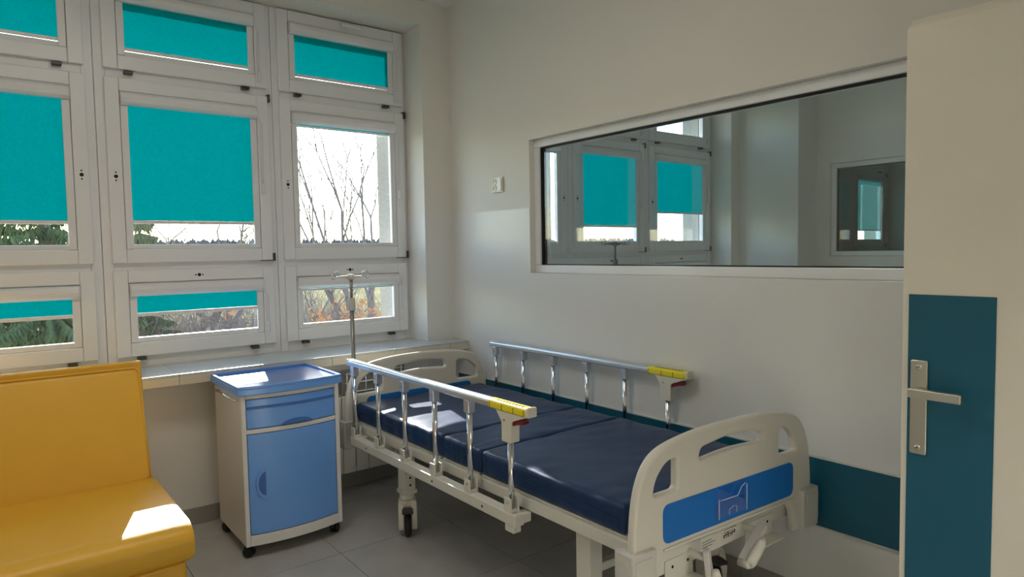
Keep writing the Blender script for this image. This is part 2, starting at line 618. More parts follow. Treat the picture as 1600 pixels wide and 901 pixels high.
def make_window(row, hinge_r=True):
    z0, z1 = ROWS[row]
    H = z1 - z0
    root = empty('window')
    h = SW / 2
    st = .066
    # sash members
    for p in ((-h, -h + st, 0, H), (h - st, h, 0, H)):
        bx(p[0], p[1], YS0, YS1, p[2], p[3]).build('stile', 'upvc', root, .004)
    for p in ((0, st + .006), (H - st, H)):
        bx(-h + st + .0004, h - st - .0004, YS0, YS1, p[0], p[1]).build('rail', 'upvc', root, .004)
    # glazing bead, stepped back
    gb = MB()
    i0, i1, j0, j1 = -h + st, h - st, st + .006, H - st
    q = .026
    gb.box(i0, i0 + q, YS0 + .014, YS1 - .004, j0, j1)
    gb.box(i1 - q, i1, YS0 + .014, YS1 - .004, j0, j1)
    gb.box(i0 + q, i1 - q, YS0 + .014, YS1 - .004, j0, j0 + q)
    gb.box(i0 + q, i1 - q, YS0 + .014, YS1 - .004, j1 - q, j1)
    gb.build('glazing_bead', 'bead', root, .003)
    pn = bx(i0 + q * .6, i1 - q * .6, YS0 + .040, YS0 + .048, j0 + q * .6, j1 - q * .6).build('pane', 'glass', root)
    # hinge covers and handle
    if row in ('top', 'low'):
        for s in (-.30, .29):
            rbox('hinge_cover', (s - .021, s + .021, YS0 - .006, YS0 + .03, -.021, -.004), 'dark', root, .003)
    if row == 'mid':
        for zz in (H - .012, .018):
            rbox('hinge_cover', (h - .004, h + .011, YS0 - .010, YS0 + .03, zz - .022, zz + .024), 'dark', root, .003)
        bx(h - .075, h - .004, YS0 - .003, YS0 + .01, -.0045, -.0005).build('hinge_arm', 'dark', root)
        hx, hz, dx, dz = -h + .034, H * .47, 0, .021
    elif row == 'low':
        hx, hz, dx, dz = 0, H - .034, .018, 0
    if row != 'top':
        hb = MB()
        hb.lathe((hx, YS0 + .004, hz), (0, -1, 0), [(0, .0095), (.0055, .0095)], 14)
        hb.build('handle_socket', 'hole', root)
        for s in (-1, 1):
            MB().lathe((hx + s * dx, YS0 + .004, hz + s * dz), (0, -1, 0), [(0, .0042), (.0052, .0042)], 10).build('screw_hole', 'hole', root)
    else:
        hb = MB()
        hb.box(-.030, .010, YS0 - .012, YS0 + .001, H - .05, H - .018)
        hd = hb.build('handle', 'upvc', root, .004)
        MB().tube([(-.012, YS0 - .01, H - .034), (-.012, YS0 - .036, H - .034), (.012, YS0 - .044, H - .034), (.105, YS0 - .040, H - .038)],
                  [.012, .012, .012, .009], 10, squash=(1, .8)).build('grip', 'upvc', hd)
    return root


def make_blind(row, drop, handle_side=1, chain=True):
    """cassette roller blind; drop = bottom edge of the fabric above the sash bottom, None = rolled up"""
    z0, z1 = ROWS[row]
    H = z1 - z0
    root = empty('roller_blind')
    h = .345
    zc1 = H - .070
    zc0 = zc1 - .068
    # cassette: rounded front profile extruded along x
    prof = [(YS0 + .012, zc1), (YS0 - .012, zc1), (YS0 - .030, zc1 - .014), (YS0 - .034, zc1 - .034), (YS0 - .028, zc1 - .054),
            (YS0 - .012, zc0), (YS0 + .012, zc0)]
    m = MB().prism(prof, 'x', -h + .004, h - .004)
    ca = m.build('cassette', 'cass', root, .002)
    for s in (-1, 1):
        prof2 = [(y - .002 if y < YS0 else y, z) for y, z in prof]
        MB().prism(prof2, 'x', s * h, s * (h - .0038)).build('end_cap', 'cass', ca, .001)
        bx(s * h, s * (h - .034), YS0 + .003, YS0 + .013, .074, zc0 - .0005).build('side_guide', 'cass', root, .002)
    if drop is not None:
        bx(-h + .022, h - .022, YS0 + .0145, YS0 + .0155, drop + .012, zc0 + .01).build('fabric', 'teal', root)
        bx(-h + .020, h - .020, YS0 + .011, YS0 + .019, drop - .006, drop + .0118).build('bottom_bar', 'cass', root, .002)
    else:
        bx(-h + .022, h - .022, YS0 + .0145, YS0 + .0155, zc0 - .005, zc0 + .01).build('fabric', 'teal', root)
        bx(-h + .020, h - .020, YS0 + .011, YS0 + .019, zc0 - .018, zc0 - .0055).build('bottom_bar', 'cass', root, .002)
    if chain:
        zl = {'top': .09, 'mid': H * .47, 'low': H * .30}[row]
        cx = (h + .019) * handle_side
        cc = MB()
        cc.tube([(cx - .022, YS0 - .026, zc0 + .014), (cx - .005, YS0 - .012, zc0 - .02), (cx - .005, YS0 - .010, zl)], .0018, 6)
        cc.tube([(cx - .022, YS0 - .030, zc0 + .010), (cx + .008, YS0 - .014, zc0 - .03), (cx + .005, YS0 - .012, zl)], .0018, 6)
        c = cc.build('bead_chain', 'cass', root)
        MB().lathe((cx, YS0 - .013, zl - .062), (0, 0, 1), [(0, .006), (.006, .0105), (.045, .0105), (.064, .004)], 12).build('chain_weight', 'cass', c)
    return root


wpro = {r: make_window(r) for r in ROWS}
used = {r: False for r in ROWS}
wcount = [0]


def place_window(row, xc, sx=1.0, mirror=False, lab=None):
    if not used[row]:
        used[row] = True
        o = wpro[row]
    else:
        o = copy_tree(wpro[row])
    wcount[0] += 1
    o.name = 'window_%d' % wcount[0]
    o.location = (xc, 0, ROWS[row][0])
    o.scale = (sx * (-1 if mirror else 1), 1, 1)
    struct(o, lab)
    return o


cname = ['left', 'middle', 'right']
rname = {'top': 'top', 'mid': 'tall middle', 'low': 'low bottom'}
drops = {(0, 'top'): .105, (1, 'top'): .105, (2, 'top'): .105, (0, 'mid'): 1.597 - 1.39, (1, 'mid'): 1.603 - 1.39, (2, 'mid'): None,
         (0, 'low'): 1.125 - .895, (1, 'low'): 1.112 - .895, (2, 'low'): None}
blab = {
    (0, 'top'): 'teal roller blind, closed, in the top left corner of the photo',
    (1, 'top'): 'closed teal blind high in the middle window column, above the big square one',
    (2, 'top'): 'closed teal blind high in the right window column under the white handle',
    (0, 'mid'): 'teal blind at the left photo edge, drawn almost down before the spruce',
    (1, 'mid'): 'large square teal blind in the middle column, gap of trees below',
    (2, 'mid'): 'rolled-up blind cassette above the big bare pane with open sky',
    (0, 'low'): 'narrow band of teal blind above the yellow sofa, half raised',
    (1, 'low'): 'half-raised narrow teal blind just above the bedside cabinet',
    (2, 'low'): 'rolled-up blind cassette on the low pane behind the drip stand',
}
for ci, (x0, x1) in enumerate(COLS):
    xc = (x0 + x1) / 2
    for row in ROWS:
        place_window(row, xc, (x1 - x0) / SW, ci == 0, 'white framed %s window in the %s column' % (rname[row], cname[ci]))
        b = make_blind(row, drops[(ci, row)], -1 if ci == 0 else 1)
        b.location = (xc, 0, ROWS[row][0])
        tag(b, blab[(ci, row)], 'blind', 'roller blinds on the window wall')


def fixed_frame(name, cols, o, lab):
    """outer frame, mullions and transoms of one window wall"""
    root = struct(empty(name, ((o[0] + o[1]) / 2, 0, ZS)), lab)
    X = -(o[0] + o[1]) / 2
    zb, zt = -.002, ZT - ZS
    e = .012
    xe = [o[0]] + [v for c in cols for v in (c[0] + e, c[1] - e)] + [o[1]]
    for i in range(0, len(xe), 2):
        a, b = xe[i], xe[i + 1]
        if 0 < i < len(xe) - 2:
            mid = (a + b) / 2
            bx(a + X, mid + X - .0012, YF0, YF1, zb, zt).build('mullion', 'upvc', root, .003)
            bx(mid + X + .0012, b + X, YF0, YF1, zb, zt).build('mullion', 'upvc', root, .003)
        else:
            bx(a + X, b + X, YF0, YF1, zb, zt).build('jamb', 'upvc', root, .003)
    for c in cols:
        zs = [zb, ROWS['low'][0] + e - ZS, ROWS['low'][1] - e - ZS, ROWS['mid'][0] + e - ZS,
              ROWS['mid'][1] - e - ZS, ROWS['top'][0] + e - ZS, ROWS['top'][1] - e - ZS, zt]
        for k in range(0, 8, 2):
            bx(c[0] + e + X + .0003, c[1] - e + X - .0003, YF0 + .001, YF1, zs[k], zs[k + 1]).build('transom', 'upvc', root, .002)
    return root
fixed_frame('trim_3', COLS, O1, 'white plastic window framework with mullions and transoms')

# neighbouring rooms' windows (seen through the observation glass)
NC = [(.40, 1.245), (1.325, 2.195), (2.262, 3.165)]
for ci, (x0, x1) in enumerate(NC):
    xc = (x0 + x1) / 2
    sx = (x1 - x0) / SW
    for row in ROWS:
        place_window(row, xc, sx, ci == 0, 'white window of the neighbouring room seen through the observation glass')
fixed_frame('trim_4', NC, O2, 'white window framework of the neighbouring room')
for (ci, row, dr, lab) in (
        (0, 'mid', None, 'rolled-up blind of the neighbouring room at the left end of the observation glass'),
        (1, 'mid', 1.612 - 1.39, 'left of the two big teal blinds seen through the observation glass'),
        (2, 'mid', 1.745 - 1.39, 'right of the two big teal blinds seen through the observation glass, ending higher'),
        (1, 'low', .22, 'low blind under the left teal one seen through the observation glass'),
        (2, 'low', .25, 'low blind under the right teal one seen through the observation glass'),
        (1, 'top', .105, 'top blind above the left teal one behind the observation glass'),
        (2, 'top', None, 'rolled-up top blind above the right teal one behind the observation glass')):
    b = make_blind(row, dr, -1 if ci == 0 else 1)
    x0, x1 = NC[ci]
    b.location = ((x0 + x1) / 2, 0, ROWS[row][0])
    b.scale = ((x1 - x0) / SW, 1, 1)
    tag(b, lab, 'blind', 'blinds in the neighbouring room')
TC = [(6.02, 7.10)]
for row in ROWS:
    place_window(row, 6.56, (7.10 - 6.02) / SW, False, 'window two rooms away')
fixed_frame('trim_5', TC, O3, 'window framework two rooms away')
b = make_blind('mid', .205)
b.location = (6.56, 0, ROWS['mid'][0]); b.scale = (1.08 / SW, 1, 1.04)
tag(b, 'small far teal blind two rooms away, seen through both observation windows', 'blind')
b = make_blind('top', .105)
b.location = (6.56, 0, ROWS['top'][0]); b.scale = (1.08 / SW, 1, 1)
tag(b, 'top blind two rooms away above the small far teal one', 'blind')
b = make_blind('low', .1)
b.location = (6.56, 0, ROWS['low'][0]); b.scale = (1.08 / SW, 1, 1)
tag(b, 'low blind two rooms away below the small far teal one', 'blind')

# ------------------------------------------------------------------ door
dr = struct(empty('door_1', (-.463, -3.004, .0), -.0123), 'open cream door with petrol blue panel and steel lever')
bx(0, .040, -.90, 0, .012, 2.012).build('leaf', 'door', dr, .002)
bx(.012, .040, -.90, .0, 2.0125, 2.028).build('rebate', 'door', dr, .003)
bx(-.002, .004, -.90, .004, .012, 2.006).build('edge_band', 'door', dr, .002)
bx(-.0045, -.002, -.218, -.012, .30, 1.281).build('blue_panel', 'teal_pan', dr, .0008)
hp = plate('plate', rounded([(-.0215, -.131), (.0215, -.131), (.0215, .131), (-.0215, .131)], .007), [], .008, .003)
hp.transform(Matrix.Translation((0, 0, 0)) @ Matrix.Rotation(-PI / 2, 4, 'Z'))
pl = link('handle_plate', hp, 'steel', dr, loc=(-.008, -.043, .970))
for zz in (.112, -.112):
    MB().lathe((-.003, 0, zz), (-1, 0, 0), [(0, .008), (.003, .0075), (.0045, .005)], 14).build('screw', 'steel', pl)
    MB().box(-.0082, -.0068, -.004, .004, zz - .0008, zz + .0008).build('slot', 'ink', pl)
hv = MB()
hv.lathe((0, 0, 0), (-1, 0, 0), [(-.002, .012), (.018, .011), (.030, .010)], 16)
hv.box(-.050, -.026, -.112, .016, -.0125, .0125)
hl = hv.build('lever', 'steel', dr, .003, loc=(-.008, -.048, 1.016))
bx(.008, .03, .0, .0055, .96, 1.07).build('latch_plate', 'steel', dr, .001)
# door casing around the doorway
dc = struct(empty('trim_6', (DX0, YB, 0)), 'cream casing around the doorway')
bx(-.05, .0, -.16, .012, 0, 2.11).build('jamb', 'door', dc, .002)
bx(DX1 - DX0, DX1 - DX0 + .05, -.16, .012, 0, 2.11).build('jamb', 'door', dc, .002)
bx(.0005, DX1 - DX0 - .0005, -.16, .012, 2.06, 2.11).build('head', 'door', dc, .002)

# ------------------------------------------------------------------ added fill lamps on the ceiling, unseen (room, corridor)
def fill_lamp(loc, w_, d_, watts, lab):
    r = tag(empty('fill_lamp', (loc[0], loc[1], ZC - .06)), lab, 'lamp')
    fr = MB()
    fr.box(-w_ / 2 - .03, w_ / 2 + .03, -d_ / 2 - .03, -d_ / 2, 0, .0595)
    fr.box(-w_ / 2 - .03, w_ / 2 + .03, d_ / 2, d_ / 2 + .03, 0, .0595)
    fr.box(-w_ / 2 - .03, -w_ / 2, -d_ / 2, d_ / 2, 0, .0595)
    fr.box(w_ / 2, w_ / 2 + .03, -d_ / 2, d_ / 2, 0, .0595)
    fr.build('housing', 'upvc', r, .003)
    bx(-w_ / 2 + .001, w_ / 2 - .001, -d_ / 2 + .001, d_ / 2 - .001, .02, .03).build('diffuser', 'fillglow', r)
    la = bpy.data.lights.new('fill_light', 'AREA')
    la.shape = 'RECTANGLE'
    la.size, la.size_y = w_, d_
    la.energy = watts
    la.color = (1.0, 0.95, 0.87)
    lo = bpy.data.objects.new('fill_light', la)
    COL.objects.link(lo)
    lo.parent = r
    lo.location = (0, 0, .015)
    return r


lg_ = bpy.data.materials.new('fill_lamp_diffuser')
lg_.use_nodes = True
_b = lg_.node_tree.nodes['Principled BSDF']
_b.inputs['Base Color'].default_value = (.9, .88, .82, 1)
_b.inputs['Emission Color'].default_value = (1.0, .88, .72, 1)
_b.inputs['Emission Strength'].default_value = 2.0
MT['fillglow'] = lg_
fill_lamp((-2.05, -1.75), 1.2, .6, 3.2, 'added flat warm white fill lamp, out of view, over the middle of the room')
fill_lamp((-.9, -5.1), 1.2, .6, 22.0, 'added flat warm white fill lamp, out of view, in the corridor beyond the open door')

# ------------------------------------------------------------------ wall socket
so = tag(empty('wall_socket', (-.003, -.524, 1.776)), 'ivory double wall socket left of the observation window', 'socket')
bx(-.010, 0, -.052, .052, 0, .092).build('plate', 'sock', so, .003)
for zc in (.066, .026):
    c = MB().lathe((-.0098, .022, zc), (-1, 0, 0), [(0, .0195), (.003, .0195), (.0032, .0165), (-.0055, .0155)], 18).build('outlet', 'sock', so)
    for s in (-1, 1):
        MB().lathe((-.0105, .022 + s * .0085, zc), (-1, 0, 0), [(0, .0024), (.0018, .0024)], 8).build('pin_hole', 'hole', c)
    MB().lathe((-.0105, .022, zc + .009), (-1, 0, 0), [(0, .0018), (.009, .0018)], 8).build('earth_pin', 'steel', c)
rk = plate('rocker', rounded([(-.016, .008), (.016, .008), (.016, .084), (-.016, .084)], .015), [], .005, .002)
rk.transform(Matrix.Rotation(PI / 2, 4, 'Z'))
link('rocker', rk, 'sock', so, loc=(-.0122, -.028, 0))

# ------------------------------------------------------------------ radiator and wire rack
ra = tag(empty('radiator', (-.56, -.075, .12)), 'white sectional radiator under the sill behind the bed head', 'radiator')
for k in range(11):
    x = -.44 + k * .082
    sct = MB()
    sct.box(x - .0385, x + .0385, -.042, -.036, 0, .46)
    sct.box(x - .006, x + .006, -.036, .036, .02, .46)
    sct.box(x - .036, x + .036, .0, .006, .02, .46)
    sct.box(x - .0385, x + .0385, -.036, .036, .455, .46)
    sct.build('section', 'rad', ra, .003)
MB().tube([(-.48, 0, .04), (.50, 0, .04)], .018, 12).build('manifold', 'rad', ra)
MB().tube([(-.48, 0, .42), (.50, 0, .42)], .018, 12).build('manifold', 'rad', ra)
for sx in (-.3, .4):
    MB().tube([(sx, 0.0, .43), (sx, .074, .43)], .008, 8).build('wall_bracket', 'rad', ra)

wr_ = tag(empty('wire_rack', (-.66, -.115, .60)), 'small white wire rack with a cable behind the headboard', 'rack')
for zz in (0.0, .055, .11):
    MB().tube([(-.19, 0, zz), (.19, 0, zz)], .0042, 6).build('wire', 'cass', wr_)
bx(-.21, .21, .012, .016, -.02, .135).build('shade_backing', 'rackshade', wr_, .001)  # added grey plate, stands in for shade behind the wires
for k in range(7):
    MB().tube([(-.18 + .06 * k, -.003, -.012), (-.18 + .06 * k, -.003, .125)], .004, 6).build('upright_wire', 'cass', wr_)
for sx in (-.12, .12):
    MB().tube([(sx, 0, .055), (sx, .112, .055)], .003, 6).build('wall_arm', 'rad', wr_)
MB().tube(catmull([(-.03, -.006, .11), (.0, -.010, .085), (.03, -.008, .10), (.035, -.006, .14), (.01, -.006, .165)], 6, False), .0022, 6).build('cable', 'dark', wr_)

# ------------------------------------------------------------------ hospital bed
bed = tag(empty('hospital_bed', (-.51, -1.44, 0)), 'ivory hospital bed with blue inlay boards and folding aluminium side rails', 'bed')
BX, BY = -.51, -1.44


def bl(x, y, z):
    return (x - BX, y - BY, z)


def bbox(name, a, m, parent=bed, bevel=.003):
    return rbox(name, (a[0] - BX, a[1] - BX, a[2] - BY, a[3] - BY, a[4], a[5]), m, parent, bevel)

# board profile, u = 0..1 across .95 m
W = .95
half = [(0.0, .36), (.0, .50), (.010, .63), (.032, .715), (.072, .776), (.135, .810), (.25, .830), (.36, .838), (W / 2, .840)]
sm = catmull(half, 5, False)
outl = [(u - W / 2, z) for u, z in sm] + [(W / 2 - u, z) for u, z in reversed(sm[:-1])]
# legs and the arch below
inner = [(W / 2 - .115, .36), (W / 2 - .115, .43), (W / 2 - .135, .468), (W / 2 - .18, .482), (-W / 2 + .18, .482), (-W / 2 + .135, .468), (-W / 2 + .115, .43), (-W / 2 + .115, .36)]
outl = outl + inner
lh = rounded([(-W / 2 + .088, .665), (-W / 2 + .195, .665), (-W / 2 + .195, .768), (-W / 2 + .145, .760), (-W / 2 + .100, .715)], [.012, .018, .012, .03, .03])
rh = [(-u - .012, z) for u, z in lh]
slot = rounded([(-.175, .735), (0, .748), (.175, .735), (.165, .775), (0, .795), (-.165, .775)], [.018, .3, .018, .018, .3, .018], 6)


lh2 = rounded([(-W / 2 + .072, .650), (-W / 2 + .225, .652), (-W / 2 + .225, .765), (-W / 2 + .145, .757), (-W / 2 + .085, .71)], [.015, .022, .02, .03, .03])
rh2 = [(-u, z) for u, z in lh2]


def board(name, loc, rz, flip):
    me = plate(name, outl, [lh2, rh2, slot] if flip else [lh, rh, slot], .034, .012, 4)
    o = link(name, me, 'abs', bed, loc=loc)
    o.rotation_euler = (0, 0, rz)
    pane = rounded([(-.348, .506), (.348, .506), (.348, .630), (-.348, .630)], .03, 6)
    s = -1 if not flip else 1
    pm = plate('inlay_panel', pane, [], .006, .001)
    link('inlay_panel', pm, 'blue', o, loc=(0, s * .0175, 0))
    pm2 = plate('inlay_panel', [(u, z) for u, z in pane], [], .006, .001)
    link('inlay_panel', pm2, 'blue', o, loc=(0, -s * .0175, 0))
    # raised ledge below the inlay and corner bumpers
    rbox('ledge', (-.348, .348, s * .0175, s * .024, .486, .494), 'abs', o, .002)
    for sx in (-1, 1):
        bm_ = MB()
        e = sx * W / 2
        bm_.prism(rounded([(e + sx * .022, s * .035), (e - sx * .085, s * .035), (e - sx * .085, -s * .018), (e + sx * .022, -s * .018 - s * .03)], .012, 4), 'z', .365, .512)
        b_ = bm_.build('corner_bumper', 'bump', o, .006)
        rbox('groove_pad', (e + sx * .0215, e + sx * .0245, -s * .025, s * .015, .39, .49), 'bump', b_, .003)
        rbox('groove_pad', (e - sx * .06, e + sx * .012, s * .0345, s * .038, .39, .495), 'bump', b_, .003)
    return o


hb = board('headboard', bl(-.512, -.40, 0), 0, True)
fb = board('footboard', bl(-.528, -2.487, 0), math.radians(-2.8), False)

# clear card holder on the footboard; white rim tubes imitate highlights on its edges
ch = empty('card_holder'); ch.parent = fb; ch.location = (-.025, -.022, .528)
bx(-.075, .075, -.012, -.009, .0, .058).build('front_plate', 'clear', ch, .001)
bx(-.075, .075, -.001, .001, .0, .10).build('back_plate', 'clear', ch, .001)
for sx in (-1, 1):
    bx(sx * .075, sx * .069, -.012, .0, .0, .092 if sx > 0 else .07).build('side_plate', 'clear', ch, .001)
MB().tube([(-.066, -.0125, .062), (.025, -.0125, .060), (.045, -.0125, .085), (.066, -.0125, .095)], .0013, 6).build('rim', 'cass', ch)
MB().tube([(-.02, -.0125, .006), (-.02, -.0125, .022), (.0, -.0125, .030), (.02, -.0125, .026), (.02, -.0125, .006)], .0009, 6).build('rim', 'cass', ch)
for sx in (-1, 1):
    MB().tube([(sx * .074, -.013, .0), (sx * .074, -.013, .09 if sx > 0 else .068)], .0013, 6).build('rim', 'cass', ch)

# end frame below the footboard: crossbeam, shelf brackets, stickers, cranks
BF = -2.478      # front face of the end beam
cb = bbox('crossbeam', (-.93, -.09, BF, BF + .045, .405, .482), 'frame')
for (xa, xb) in ((-.86, -.72), (-.42, -.25)):
    bbox('bracket', (xa, xb, BF - .055, BF - .0005, .366, .372), 'frame', cb, .001)
    bbox('bracket_plate', (xa, xb, BF - .004, BF - .0005, .372, .445), 'frame', cb, .001)
    for t in (.25, .8):
        xx = xa + (xb - xa) * t
        MB().lathe(bl(xx, BF - .0035, .42), (0, -1, 0), [(0, .005), (.002, .005)], 10).build('bolt_hole', 'hole', cb)
for (xa, xb) in ((-.68, -.585), (-.56, -.465)):
    pp = bbox('sticker', (xa, xb, BF - .0012, BF - .0003, .420, .466), 'paper', cb, 0)
    n = 3 if xa < -.6 else 4
    for k in range(n):
        bbox('print_line', (xa + .012, xb - (.012 if k % 2 else .03), BF - .0018, BF - .0012, .430 + k * .009, .4315 + k * .009), 'ink', cb, 0)
    if xa > -.6:
        for k in range(6):
            bbox('print_mark', (xa + .010 + k * .012, xa + .016 + k * .012, BF - .0019, BF - .0012, .433 + (k % 2) * .002, .442 + (k % 3) * .003), 'ink', cb, 0)


def crank(x, swing, sc=1.0, parent=bed):
    """folding crank handle: hub, arm, grip"""
    c = empty('crank'); c.parent = parent; c.location = bl(x, -2.48, .442); c.scale = (sc, sc, sc)
    MB().tube([(0, .03, 0), (0, -.062, 0)], .011, 12).build('shaft', 'frame', c)
    a = Vector(swing).normalized()
    p0 = Vector((0, -.060, .01))
    p1 = p0 + a * .145
    q = a.to_track_quat('Z', 'Y').to_matrix()
    L = .145
    m = MB()
    prof = rounded([(-.017, -.017), (.017, -.017), (.014, L), (-.014, L)], .012, 4)
    m.prism(prof, 'y', -.009, .009)
    me = m.mesh('arm'); me.transform(q.to_4x4())
    link('arm', me, 'bump', c, bevel=.003, loc=p0)
    g = MB()
    g.lathe((0, .0, 0), (0, 0, 1), [(0, .012), (.01, .016), (.05, .017), (.09, .015), (.11, .010)], 14)
    me = g.mesh('grip'); me.transform((-a).to_track_quat('Z', 'Y').to_matrix().to_4x4())
    link('grip', me, 'abs', c, loc=p1 + Vector((0, -.024, 0)))
    MB().lathe(tuple(p1 + Vector((0, .009, 0))), (0, -1, 0), [(0, .012), (.03, .012), (.036, .009)], 14).build('pivot', 'bump', c)
    return c
crank(-.43, (-.90, -.12, -.42), 1.1)
crank(-.735, (.05, -.10, -.99), 1.1)

# longitudinal frame: two side beams, platform panels under the mattress
for xa, xb in ((-.945, -.905), (-.145, -.105)):
    sb = bbox('side_beam', (xa, xb, -2.41, -.43, .462, .505), 'frame')
for y0, y1 in ((-1.29, -.47), (-1.585, -1.31), (-2.39, -1.605)):
    bbox('platform', (-.93, -.12, y0, y1, .5055, .515), 'frame')
for y in (-.55, -1.30, -1.60):
    lg = MB()
    lg.lathe(bl(-.946, y, .49), (-1, 0, 0), [(0, .022), (.006, .022)], 18)
    pv = lg.build('pivot_plate', 'frame', bed)
    MB().lathe(bl(-.9525, y, .49), (-1, 0, 0), [(0, .010), (.004, .009)], 12).build('bolt', 'steel', pv)
for y in (-.87, -2.155):
    bbox('cross_tube', (-.90, -.15, y - .025, y + .025, .42, .461), 'frame')
for y in (-.87, -2.155):
    bbox('leg_brace', (-.837, -.196, y - .014, y + .014, .285, .315), 'frame')


def caster(x, y, turn):
    c = empty('caster'); c.parent = bed; c.location = bl(x, y, 0); c.rotation_euler = (0, 0, turn)
    MB().lathe((0, 0, .185), (0, 0, 1), [(0, .034), (.004, .038), (.03, .038), (.034, .033)], 18).build('swivel', 'frame', c)
    f = MB()
    for s in (-1, 1):
        prof = rounded([(-.045, .035), (.03, .03), (.045, .09), (.035, .17), (-.03, .182), (-.058, .11)], .025, 4)
        f.prism(prof, 'x', s * .019, s * .046)
    f.prism(rounded([(-.030, .150), (.030, .150), (.030, .186), (-.030, .186)], .01, 3), 'x', -.044, .044)
    f.build('fork', 'abs', c, .005)
    MB().lathe((-.0175, -.012, .0625), (1, 0, 0), [(0, .050), (.004, .0605), (.0175, .0625), (.031, .0605), (.035, .050)], 24).build('wheel', 'black', c)
    MB().lathe((-.048, -.012, .0625), (1, 0, 0), [(0, .010), (.096, .010)], 12).build('axle', 'steel', c)
    rbox('brake_pedal', (-.028, .028, -.088, -.030, .135, .150), 'dark', c, .005)
    return c


for (x, y, t) in ((-.868, -.86, -.5), (-.868, -2.155, .3), (-.165, -.87, .2), (-.165, -2.155, -.4)):
    bbox('leg', (x - .03, x + .03, y - .035, y + .035, .225, .4615), 'frame')
    bbox('leg_collar', (x - .036, x + .036, y - .041, y + .041, .216, .238), 'abs')
    caster(x, y, t)
bbox('leg_flange', (-.905, -.82, -2.215, -2.095, .455, .4618), 'frame', bed, .001)
for xx, yy in ((-.8985, -.86), (-.8985, -.86)):
    pass
for zz in (.262, .30):
    MB().lathe(bl(-.868, -.8955, zz), (0, -1, 0), [(0, .006), (.001, .006)], 10).build('bolt_hole', 'hole', bed)


